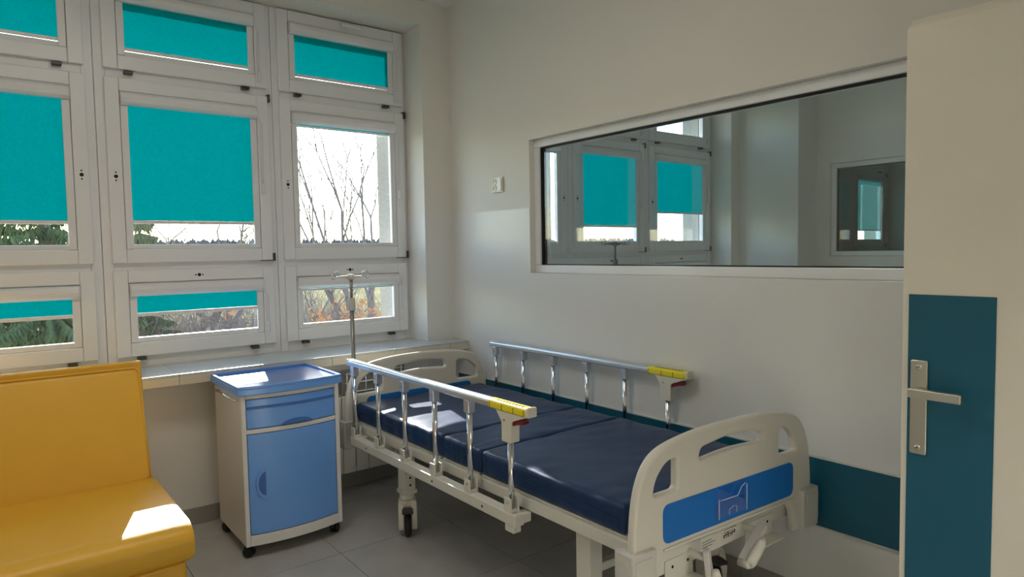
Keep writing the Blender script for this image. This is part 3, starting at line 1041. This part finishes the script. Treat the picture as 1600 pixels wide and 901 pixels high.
def side_rail(x, sgn, y0, label):
    """sgn: -1 near (camera side), +1 at the wall; y0 = head-end post"""
    posts = [y0 - .2625 * k for k in range(6)]
    root = empty('side_rail'); root.parent = bed
    root['label'] = label
    zt = .852
    # top bar: flattened oval aluminium extrusion
    ya, yb = posts[0] + .035, posts[5] + .105
    prof = rounded([(-.020, -.014), (.020, -.014), (.020, .010), (.012, .018), (-.012, .018), (-.020, .010)], .007, 3)
    m = MB().prism([(u + x - BX, w_ + zt) for u, w_ in prof], 'y', yb - BY, ya - BY)
    m.build('top_bar', 'alu', root)
    for dz in (-.006, .004):
        bbox('groove', (x - .0208, x - .0198, yb, ya, zt + dz, zt + dz + .0015), 'steel', root, 0)
    bbox('end_cap', (x - .021, x + .021, ya, ya + .012, zt - .015, zt + .019), 'cass', root, .004)
    # yellow sticker sleeve, plastic end handle with red lever
    ye = posts[5] - .118
    prof2 = [(u * 1.06, w_ * 1.06) for u, w_ in prof]
    MB().prism([(u + x - BX, w_ + zt) for u, w_ in prof2], 'y', ye - BY + .006, yb - BY).build('yellow_sleeve', 'sticker', root)
    for t in (.02, .30, .62, .97):
        yy = ye + .01 + (yb - ye - .012) * t
        bbox('print_line', (x - .0224, x - .0214, yy, yy + .0015, zt - .013, zt + .010), 'ink', root, 0)
    for k in range(9):
        yy = ye + .03 + k * .018
        bbox('print_mark', (x - .012, x + .002, yy, yy + .009, zt + .0187, zt + .0196), 'ink', root, 0)
    hd = MB()
    yc = posts[5]
    pr = rounded([(ye - .004 - BY, zt + .016), (ye - .004 - BY, zt - .012), (yc - .030 - BY, zt - .045), (yc - .028 - BY, zt - .125),
                  (yc + .028 - BY, zt - .125), (yc + .028 - BY, zt - .055), (yc + .060 - BY, zt - .016), (yc + .060 - BY, zt - .0155), (ye + .02 - BY, zt - .0155), (ye + .006 - BY, zt + .016)],
                 [.008, .012, .01, .006, .006, .01, .004, 0, .001, .002], 3)
    hd.prism(pr, 'x', x - .019 - BX, x + .019 - BX)
    hb_ = hd.build('end_handle', 'abs', root, .003)
    bbox('handle_cap', (x - .0225, x + .0225, ye - .010, ye + .0055, zt - .016, zt + .0205), 'abs', root, .006)
    rl = MB().prism(rounded([(yc - .028 - BY, zt - .030), (yc - .092 - BY, zt - .030), (yc - .092 - BY, zt - .046), (yc - .06 - BY, zt - .052), (yc - .028 - BY, zt - .062)], .005, 3), 'x', x - .013 - BX, x + .013 - BX)
    rl.build('release_lever', 'red', root, .002)
    MB().lathe(bl(x - .0192, yc + .012, zt - .045), (-1, 0, 0), [(0, .0045), (.0015, .0045)], 10).build('screw', 'steel', root)
    # posts, brackets
    zb = .500
    for k, y in enumerate(posts):
        top = zt - .055 if k < 5 else zt - .12
        MB().tube([bl(x, y, zb - .02), bl(x, y, top)], .0115, 16).build('post', 'chrome', root)
        if k < 5:
            bbox('top_bracket', (x - .016, x + .016, y - .017, y + .017, zt - .066, zt - .0145), 'alu', root, .002)
            MB().lathe(bl(x - .0165, y + .004, zt - .040), (-1, 0, 0), [(0, .005), (.002, .004)], 10).build('screw', 'steel', root)
        f = MB()
        f.box(x - .020 - BX, x - .014 - BX, y - .020 - BY, y + .020 - BY, .4665, .520)
        f.box(x + .014 - BX, x + .020 - BX, y - .020 - BY, y + .020 - BY, .4665, .520)
        f.box(x - .014 - BX, x + .014 - BX, y - .018 - BY, y + .018 - BY, .4665, .480)
        f.build('foot_bracket', 'frame', root, .001)
        MB().lathe(bl(x - .0202, y, .503), (-1, 0, 0), [(0, .005), (.002, .004)], 10).build('screw', 'steel', root)
    # lower bar with arms to the bed frame
    bbox('lower_bar', (x - .022, x + .022, posts[5] - .045, posts[0] + .03, .423, .4665), 'frame', root, .004)
    bx0, bx1 = (x + .0225, -.946) if sgn < 0 else (-.104, x - .0225)
    for y in (posts[5] - .02, posts[0] + .005):
        bbox('arm', (bx0, bx1, y - .022, y + .022, .428, .4615), 'frame', root, .002)
    bbox('rest_block', (x - .018, x + .018, posts[5] - .03, posts[5] + .02, .395, .4225), 'frame', root, .002)
    for t in (.12, .40, .88):
        yy = posts[5] + (posts[0] - posts[5]) * t
        MB().lathe(bl(x - .0222, yy, .444), (-1, 0, 0), [(0, .0055), (.0008, .0055)], 10).build('bolt_hole', 'hole', root)


side_rail(-1.003, -1, -.580, 'raised side rail nearest the camera')
side_rail(-.052, 1, -.535, 'raised side rail along the wall')

# ------------------------------------------------------------------ mattress of three sections
mt = tag(empty('mattress', (-.525, -1.4, .516)), 'navy blue wipe-clean mattress in three folded sections on the bed', 'mattress')


def cushion(x0, x1, y0, y1, z0, z1, rad, nx, ny, nz, wrk):
    """dense rounded box with puckers near the rim"""
    bm = bmesh.new()
    hx, hy, hz = (x1 - x0) / 2, (y1 - y0) / 2, (z1 - z0) / 2
    c = Vector(((x0 + x1) / 2, (y0 + y1) / 2, (z0 + z1) / 2))
    vs = {}

    def v(i, j, k):
        if (i, j, k) not in vs:
            p = Vector((-hx + 2 * hx * i / nx, -hy + 2 * hy * j / ny, -hz + 2 * hz * k / nz))
            q = Vector((max(-hx + rad, min(hx - rad, p.x)), max(-hy + rad, min(hy - rad, p.y)), max(-hz + rad, min(hz - rad, p.z))))
            d = p - q
            if d.length > 1e-9:
                p = q + d.normalized() * min(rad, max(abs(d.x), abs(d.y), abs(d.z)))
            vs[(i, j, k)] = bm.verts.new(p)
        return vs[(i, j, k)]
    for i in range(nx):
        for j in range(ny):
            bm.faces.new((v(i, j, nz), v(i + 1, j, nz), v(i + 1, j + 1, nz), v(i, j + 1, nz)))
            bm.faces.new((v(i, j, 0), v(i, j + 1, 0), v(i + 1, j + 1, 0), v(i + 1, j, 0)))
    for i in range(nx):
        for k in range(nz):
            bm.faces.new((v(i, 0, k), v(i + 1, 0, k), v(i + 1, 0, k + 1), v(i, 0, k + 1)))
            bm.faces.new((v(i, ny, k), v(i, ny, k + 1), v(i + 1, ny, k + 1), v(i + 1, ny, k)))
    for j in range(ny):
        for k in range(nz):
            bm.faces.new((v(0, j, k), v(0, j, k + 1), v(0, j + 1, k + 1), v(0, j + 1, k)))
            bm.faces.new((v(nx, j, k), v(nx, j + 1, k), v(nx, j + 1, k + 1), v(nx, j, k + 1)))
    bm.normal_update()
    for w_ in bm.verts:
        p = w_.co
        e = min(hx - abs(p.x), hy - abs(p.y)) if p.z > -hz * .8 else 1
        edge = math.exp(-max(e, 0) / .07)
        g = p + c
        a = noise.noise(Vector((g.x * 9 + g.y * 3, g.y * 14, g.z * 5)))
        b_ = noise.noise(Vector((g.x * 3.1 + 7, g.y * 2.7, g.z * 3)))
        amt = wrk * (a * (.25 + .9 * edge) + b_ * .5)
        if hy < .2:      # short middle section: fine gathers running across the bed
            amt += wrk * .55 * noise.noise(Vector((g.x * 4, g.y * 34, 3))) * (.4 + edge)
        if p.z > -hz * .8:
            w_.co = p + w_.normal * amt
        if p.z > 0:
            w_.co.z -= .006 * edge
    for f in bm.faces:
        f.smooth = True
    me = bpy.data.meshes.new('cushion')
    for w_ in bm.verts:
        w_.co += c
    bm.to_mesh(me); bm.free()
    return me


MX0, MX1 = -.938 + .525, -.112 + .525
for k, (y0, y1) in enumerate(((-1.312, -.452), (-1.602, -1.316), (-2.385, -1.606))):
    me = cushion(MX0, MX1, y0 + 1.4, y1 + 1.4, 0, .102, .016, 60, max(28, int((y1 - y0) * 64)), 8, .0058)
    s_ = link('section', me, 'navy', mt)
    # seam cord along the upper near edge
    MB().tube([(MX0 - .001, y0 + 1.4 + .02, .052), (MX0 - .001, y1 + 1.4 - .02, .052)], .0016, 6).build('seam', 'navy', s_)

# ------------------------------------------------------------------ drip stands
def drip_stand(loc, top, base, lab, rz=.25, mm=('pole', 'bump', 'abs', 'chrome')):
    r = tag(empty('drip_stand', loc, rz), lab, 'drip stand', 'drip stands')
    MB().tube([(0, 0, base), (0, 0, top - .15)], .0115, 14).build('pole', mm[0], r)
    MB().tube([(0, 0, top - .15), (0, 0, top - .01)], .008, 12).build('inner_pole', mm[0], r)
    MB().lathe((0, 0, top - .185), (0, 0, 1), [(0, .016), (.004, .019), (.062, .019), (.068, .014)], 14).build('height_collar', mm[1], r)
    MB().lathe((0, 0, top - .022), (0, 0, 1), [(0, .015), (.032, .015)], 12).build('hub', mm[1], r)
    for k in range(4):
        a = k * PI / 2
        d = Vector((math.cos(a), math.sin(a), 0))
        m = MB()
        n = Vector((-d.y, d.x, 0)) * .005
        pts = [d * .012 + Vector((0, 0, -.018)), d * .085 + Vector((0, 0, -.004)), d * .085 + Vector((0, 0, .003)), d * .012 + Vector((0, 0, .004))]
        m.add([p + n + Vector((0, 0, top)) for p in pts] + [p - n + Vector((0, 0, top)) for p in pts],
              [(0, 1, 2, 3), (7, 6, 5, 4), (0, 4, 5, 1), (1, 5, 6, 2), (2, 6, 7, 3), (3, 7, 4, 0)])
        arm = m.build('arm', mm[2], r)
        t = Vector((0, 0, top))
        hk = [d * .080, d * .098 + Vector((0, 0, -.006)), d * .108 + Vector((0, 0, -.014)), d * .122 + Vector((0, 0, -.008)),
              d * .124 + Vector((0, 0, .006)), d * .108 + Vector((0, 0, .020)), d * .094 + Vector((0, 0, .024))]
        MB().tube([t + Vector(p) for p in catmull(hk, 5, False)], .0028, 8).build('hook', mm[3], arm)
    return r
drip_stand((-.948, -.452, 0), 1.30, .42, 'steel drip stand with four hooks at the bed head by the cabinet')
ds2 = drip_stand((1.133, -.42, 0), 1.462, .02, 'drip stand coloured as a dark backlit silhouette in the neighbouring room behind the observation glass', .1, ('silhouette', 'silhouette', 'silhouette', 'silhouette'))
MB().lathe((0, 0, 0), (0, 0, 1), [(0, .17), (.012, .17), (.03, .05), (.05, .02)], 24).build('base', 'bump', ds2)

# ------------------------------------------------------------------ bedside cabinet
cab = tag(empty('bedside_cabinet', (-1.352, -.41, 0)), 'bedside cabinet with blue bowed door and drawer, pale body, on black castors', 'cabinet')
cw, cd0, cd1 = .2375, -.215, .225       # half width, front, back (local)


def bow(x, off=0.0, depth=.035):
    return cd0 - off - depth * (1 - (x / cw) ** 2)


def bowed(name, x0, x1, z0, z1, y_in, off, m, parent, bevel=.002, n=14, depth=.035, round_top=False):
    poly = [(x0 + (x1 - x0) * i / n, bow(x0 + (x1 - x0) * i / n, off, depth)) for i in range(n + 1)]
    poly += [(x1, y_in), (x0, y_in)]
    return MB().prism(poly, 'z', z0, z1).build(name, m, parent, bevel)


ZB0, ZB1 = .062, .774
# body: sides, back, bottom, front frame rails
bd = MB()
bd.box(-cw, -cw + .022, cd0, cd1, ZB0, ZB1)
bd.box(cw - .022, cw, cd0, cd1, ZB0, ZB1)
bd.box(-cw + .022, cw - .022, cd1 - .012, cd1, ZB0, ZB1)
body = bd.build('body', 'cabw', cab, .004)
bowed('front_rail', -cw + .0222, cw - .0222, ZB0, .112, cd1 - .02, 0, 'cabw', cab)
bowed('front_rail', -cw + .0222, cw - .0222, .592, .612, cd1 - .02, 0, 'cabw', cab)
bowed('front_rail', -cw + .0222, cw - .0222, .756, ZB1, cd1 - .02, 0, 'cabw', cab)
for s in (-1, 1):
    MB().prism([(s * (cw - .0005), cd0 + .001), (s * (cw - .0005), cd0 - .006), (s * (cw - .0215), bow(cw - .0215)), (s * (cw - .0215), cd0 + .001)], 'z', ZB0, ZB1).build('front_stile', 'cabw', cab, .002)
# blue door
dz0, dz1 = .115, .589
door = bowed('door', -cw + .024, cw - .024, dz0, dz1, cd0 + .01, -.001, 'cabb', cab, .003, 22)
# half-moon handle
hx = -.155
def moon(r, n=16):
    return [(hx + .012, -r)] + [(hx + .012 - r * .62 * math.sin(PI * i / n), -r * math.cos(PI * i / n)) for i in range(1, n)] + [(hx + .012, r)]
yh = bow(hx, -.001)
ang = math.atan2(2 * .035 * hx / cw ** 2, 1)
for nm, r_, t0, t1, mm in (('handle', .072, -.006, .004, 'cabb'), ('handle_recess', .056, -.0068, .004, 'cabd')):
    o = MB().prism(moon(r_), 'y', t0, t1).build(nm, mm, door, .002, loc=(0, yh, .352))
    o.rotation_euler = (0, 0, 0)
# drawer with a grip lip and scooped pull
drw = bowed('drawer', -cw + .024, cw - .024, .615, .712, cd0 + .01, -.001, 'cabb', cab, .004, 22)
MB().prism([(.0 + .075 * math.cos(PI * i / 16), .617 + .024 * math.sin(PI * i / 16)) for i in range(17)], 'y', cd0 - .042, cd0 - .02).build('pull', 'cabd', drw, .002, loc=(.01, 0, 0))
shf = bowed('pull_out_shelf', -cw + .024, cw - .024, .716, .753, cd0 + .01, -.004, 'cabb', cab, .004, 22)
bowed('shelf_lip', -cw + .026, cw - .026, .708, .7165, cd0 + .01, .003, 'cabd', shf, .003, 22)
# top tray with raised rim
TW, TF, TB_ = .252, cd0 - .015, cd1 + .02
def tray_poly(ins):
    p = []
    for i in range(17):
        x = (TW - ins) * (-1 + 2 * i / 16)
        p.append((x, TF + ins - .030 * (1 - (x / TW) ** 2)))
    return p + [(TW - ins, TB_ - ins), (-TW + ins, TB_ - ins)]
tp = MB().prism(tray_poly(0), 'z', .7745, .806).build('top_tray', 'cabb', cab, .004)
MB().prism(tray_poly(.014), 'z', .8061, .8075).build('tray_surface', 'cabd', tp)
rim = MB()
po, pi_ = tray_poly(0.001), tray_poly(.013)
n = len(po)
vs_ = [(x, y, .8061) for x, y in po] + [(x, y, .818) for x, y in po] + [(x, y, .818) for x, y in pi_] + [(x, y, .8061) for x, y in pi_]
fs_ = []
for i in range(n):
    j = (i + 1) % n
    for a in range(3):
        fs_.append((a * n + i, a * n + j, (a + 1) * n + j, (a + 1) * n + i))
    fs_.append((3 * n + i, 3 * n + j, j, i))
rim.add(vs_, fs_)
rim.build('tray_rim', 'cabb', tp, .002)
# towel bar on the left side
MB().tube([(-cw - .001, cd0 + .03, .752), (-cw - .018, cd0 + .03, .752), (-cw - .018, cd1 - .10, .752), (-cw - .001, cd1 - .10, .752)], .004, 8).build('towel_bar', 'chrome', cab)


def small_caster(x, y, t):
    c = empty('castor'); c.parent = cab; c.location = (x, y, 0); c.rotation_euler = (0, 0, t)
    MB().lathe((0, 0, .05), (0, 0, 1), [(0, .012), (.012, .014)], 12).build('stem', 'dark', c)
    for s in (-1, 1):
        MB().lathe((s * .004, .012, .0245), (s, 0, 0), [(0, .0243), (.013, .0243), (.017, .018)], 18).build('wheel', 'black', c)
    MB().prism(rounded([(-.016, .026), (.038, .026), (.034, .05), (.0, .054), (-.016, .048)], .01, 3), 'x', -.0035, .0035).build('hood', 'dark', c, .001)
for (x, y, t) in ((-.205, -.185, .8), (.205, -.185, -.7), (-.205, .19, .3), (.205, .19, 1.2)):
    small_caster(x, y, t)

# ------------------------------------------------------------------ yellow sofa
sofa = tag(empty('sofa', (-2.64, -.9, 0)), 'yellow leatherette sofa with piped backrest at the left edge', 'sofa')
SX0, SX1 = -.66, .69


def soft(name, prof, x0, x1, m, parent, bulge=.02, bevel=.01):
    """profile in (y,z) extruded along x with softly closing ends"""
    n = len(prof)
    cy = sum(p[0] for p in prof) / n
    cz = sum(p[1] for p in prof) / n
    st = [(x0, .93), (x0 + bulge * .3, .975), (x0 + bulge, 1.0), (x1 - bulge, 1.0), (x1 - bulge * .3, .975), (x1, .93)]
    vs_, fs_ = [], []
    for (x, s) in st:
        vs_ += [(x, p[0] + (cy - p[0]) * (1 - s) * .35, p[1] + (cz - p[1]) * (1 - s)) for p in prof]
    for i in range(len(st) - 1):
        for k in range(n):
            fs_.append((i * n + k, i * n + (k + 1) % n, (i + 1) * n + (k + 1) % n, (i + 1) * n + k))
    mb = MB().add(vs_, fs_, True)
    mb.add([vs_[k] for k in range(n)], [tuple(range(n))])
    mb.add([vs_[(len(st) - 1) * n + k] for k in range(n)], [tuple(range(n))])
    return mb.build(name, m, parent)
# seat cushion: rear meets the back at y=.30 local (-.60 world), front lip at -.39 (-1.29)
seat = soft('seat', rounded([(.34, .474), (-.36, .488), (-.415, .455), (-.405, .372), (-.36, .345), (.34, .345)], [.01, .05, .06, .04, .02, .01], 6), SX0, SX1, 'yellow', sofa, .05)
bx(SX0 + .01, SX1 - .02, -.365, .36, .06, .347).build('base', 'yellow', sofa, .012, seg=3)
# leaning backrest cushion and the back board behind it
back = soft('backrest', rounded([(.292, .47), (.455, .47), (.525, .922), (.470, .928)], [.01, .01, .012, .018], 5), SX0, SX1 - .012, 'yellow', sofa, .022)
bk = MB().prism(rounded([(.458, .30), (.500, .30), (.578, .948), (.535, .948)], [.004, .004, .008, .008], 4), 'x', SX0, SX1 + .006).build('back_board', 'yellow', sofa, .004)
pip = MB()
xe = SX1 - .016
pip.tube([(xe, .294, .478), (xe, .38, .69), (xe, .462, .908), (xe - .004, .468, .922), (xe - .014, .471, .928), (xe - .03, .472, .929), (SX0 + .03, .472, .929)], .0045, 8)
pip.build('piping', 'yellow', back)
for sx in (SX0 + .06, SX1 - .08):
    for sy in (-.30, .30):
        MB().lathe((sx, sy, 0), (0, 0, 1), [(0, .02), (.01, .024), (.061, .026)], 14).build('foot', 'dark', sofa)

# ------------------------------------------------------------------ outside: meadow, trees
GZ = -3.2
gm = MB()
NG = 24
gm.box(-260, 260, .53, 420, GZ - .3, GZ)
g = struct(gm.build('ground', 'grass'))
g['label'] = 'dry meadow outside the windows'


def grow(mb, p, d, L, r, depth, maxd, spread, rng, tips=None, n=5, upw=.25, kids=(2, 3)):
    segs = 3
    pts = [p.copy()]
    rad = [r]
    q = p.copy()
    dd = d.copy()
    for i in range(segs):
        dd = (dd + Vector((rng.uniform(-1, 1), rng.uniform(-1, 1), rng.uniform(-.6, 1))) * .16 + Vector((0, 0, upw * .12))).normalized()
        q = q + dd * (L / segs)
        pts.append(q.copy())
        rad.append(r * (1 - .45 * (i + 1) / segs))
    mb.tube(pts, rad, n if depth < 2 else 3, caps=False)
    if depth >= maxd:
        if tips is not None:
            tips.append((q, dd))
        return
    for k in range(rng.randint(*kids)):
        a = rng.uniform(.25, .5) * spread
        ax = dd.orthogonal().normalized()
        ax.rotate(Matrix.Rotation(rng.uniform(0, 2 * PI), 3, dd))
        nd = dd.copy()
        nd.rotate(Matrix.Rotation(a * 1.6, 3, ax))
        start = pts[rng.choice((1, 2, 3))] if k else pts[-1]
        grow(mb, start, nd, L * rng.uniform(.6, .82), r * .55, depth + 1, maxd, spread, rng, tips, n, upw, kids)


def bare_tree(x, y, h, seed, lab, r=.12, maxd=5, spread=1.0, stems=1):
    rng = random.Random(seed)
    root = tag(empty('bare_tree', (x, y, GZ)), lab, 'tree', 'bare trees outside')
    tr = MB()
    for s in range(stems):
        d = Vector((rng.uniform(-.25, .25) * (stems > 1), rng.uniform(-.2, .2), 1)).normalized()
        grow(tr, Vector((rng.uniform(-.2, .2) * (stems > 1), 0, 0)), d, h * .36, r, 0, maxd, spread, rng)
    tr.build('branches', 'bark', root)
    return root


def shrub(x, y, h, w_, seed, lab, nst=40, leaves=False, maxd=3):
    rng = random.Random(seed)
    root = tag(empty('shrub', (x, y, GZ)), lab, 'shrub', 'leafless shrubs outside')
    mb = MB()
    tips = []
    for s in range(nst):
        p = Vector((rng.uniform(-w_, w_) * .6, rng.uniform(-w_, w_) * .4, 0))
        d = Vector((rng.uniform(-.5, .5), rng.uniform(-.4, .4), 1)).normalized()
        grow(mb, p, d, h * .40 * rng.uniform(.6, 1), .032, 0, maxd, 1.2, rng, tips, 4, kids=(2, 3))
    mb.build('branches', 'twig', root)
    if leaves:
        lf = MB()
        for (q, d) in tips:
            for k in range(6):
                a = Vector((rng.gauss(0, 1), rng.gauss(0, 1), rng.gauss(0, 1))).normalized() * .055
                b_ = a.orthogonal().normalized() * .035
                c = q + Vector((rng.uniform(-.1, .1), rng.uniform(-.1, .1), rng.uniform(-.15, .05)))
                lf.add([c - a, c + b_, c + a, c - b_], [(0, 1, 2, 3)])
        lo = lf.build('leaves', 'leaf', root)
        lo['kind'] = 'stuff'
    return root


def spruce(x, y, h, rad, seed, lab, z0=.25):
    rng = random.Random(seed)
    root = tag(empty('spruce', (x, y, GZ)), lab, 'tree', 'spruces outside')
    MB().tube([(0, 0, 0), (0, 0, h * .5), (0, 0, h)], [h * .02, h * .012, .01], 8).build('trunk', 'bark', root)
    nd = MB()
    lev = int(h * 3.2)
    for i in range(lev):
        t = i / lev
        z = h * (.06 + .92 * t)
        rr = rad * (1 - t) ** .8 * rng.uniform(.85, 1.1)
        for k in range(rng.randint(7, 9)):
            a = rng.uniform(0, 2 * PI)
            d = Vector((math.cos(a), math.sin(a), 0))
            sd = Vector((-d.y, d.x, 0))
            steps = max(4, int(rr * 5))
            pts = []
            for s in range(steps + 1):
                u = s / steps
                pts.append(Vector((0, 0, z)) + d * rr * u + Vector((0, 0, -rr * .32 * u ** 1.2 + rr * .12 * u ** 3)))
            for s in range(1, steps + 1):
                for q in range(4):
                    p = pts[s - 1].lerp(pts[s], rng.random())
                    for side in (-1, -.4, .4, 1):
                        L = rng.uniform(.16, .42) * (1.1 - .5 * s / steps)
                        tip = p + sd * side * L * .6 + d * L * .25 + Vector((0, 0, -L * rng.uniform(.4, 1.3)))
                        wv = (d if abs(side) > .5 else sd) * rng.uniform(.016, .032)
                        m1 = p.lerp(tip, .45)
                        nd.add([p, m1 + wv, tip, m1 - wv], [(0, 1, 2, 3)])
    o = nd.build('foliage', 'spruce', root)
    o['kind'] = 'stuff'
    return root


def along(px, py, dist):
    """point on the line of sight of a photograph position at a distance, on the meadow"""
    d = _f * 1041.718 + _r2 * (px - 800) - _u2 * (py - 450.5)
    k = dist / math.hypot(d.x, d.y)
    return (-2.4705 + d.x * k, -3.7877 + d.y * k)


px_ = along(75, 450, 14); spruce(px_[0], px_[1], 8.6, 2.1, 3, 'drooping green spruce left, behind the sofa window')
px_ = along(222, 450, 17); spruce(px_[0], px_[1], 6.2, 1.5, 5, 'slim green spruce at the left of the middle window column')
px_ = along(-20, 450, 19); spruce(px_[0], px_[1], 9.5, 2.6, 8, 'large dark spruce at the far left edge of the view')
px_ = along(330, 450, 21); bare_tree(px_[0], px_[1], 7.2, 11, 'bare spreading tree behind the middle window column', .15, 5, 1.1, 3)
px_ = along(372, 450, 26); bare_tree(px_[0], px_[1], 7.4, 23, 'bare thin tree right of the spreading one, middle window column', .13, 5)
px_ = along(568, 450, 19); bare_tree(px_[0], px_[1], 9.5, 31, 'tall bare tree filling the right of the big clear pane', .10, 5, .6, 3)
px_ = along(592, 450, 23); bare_tree(px_[0], px_[1], 11.0, 37, 'tall bare tree partly hidden by the outer wall edge', .10, 5, .6, 2)
px_ = along(487, 450, 27); bare_tree(px_[0], px_[1], 6.4, 41, 'small lone bare tree left in the big clear pane', .085, 4, .7)
px_ = along(485, 450, 20); bare_tree(px_[0], px_[1], 4.6, 43, 'low bare tree at the left of the low right pane', .12, 5)
for i, (px, dist, h, wd, lv, lab) in enumerate((
        (262, 17.5, 4.3, 1.9, False, 'brown leafless shrub low in the middle column, beside the slim spruce'),
        (318, 20.5, 4.2, 2.0, False, 'brown leafless shrub low in the middle column, under the spreading tree'),
        (372, 18.5, 4.0, 1.8, False, 'grey leafless shrub low in the middle column, at its right end'),
        (492, 17, 4.2, 1.6, False, 'grey leafless shrub left of the drip stand pole'),
        (538, 15.5, 4.2, 1.4, False, 'leafless shrub right behind the drip stand pole'),
        (580, 11.5, 4.2, 1.1, True, 'shrub with dry orange leaves beside the outer wall edge'),
        (150, 21, 4.0, 2.0, False, 'leafless shrub between the two left spruces'))):
    p_ = along(px, 450, dist)
    shrub(p_[0], p_[1], h, wd, 50 + i, lab, 130 if 3 <= i <= 5 else 90, lv, 4 if not lv else 3)

# distant forest edge: one rough belt of tree crowns
ff = MB()
rf = random.Random(4)
for i in range(2600):
    x = rf.uniform(-240, 330)
    y = rf.uniform(255, 300)
    h = rf.uniform(8.5, 11.5)
    r_ = rf.uniform(1.6, 3.4)
    ff.lathe((x, y, GZ), (0, 0, 1), [(0, r_ * .7), (h * .35, r_), (h * .75, r_ * .7), (h, .1)], 6)
fo = ff.build('forest', 'far')
tag(fo, 'distant forest belt on the horizon', 'forest', kind='stuff')
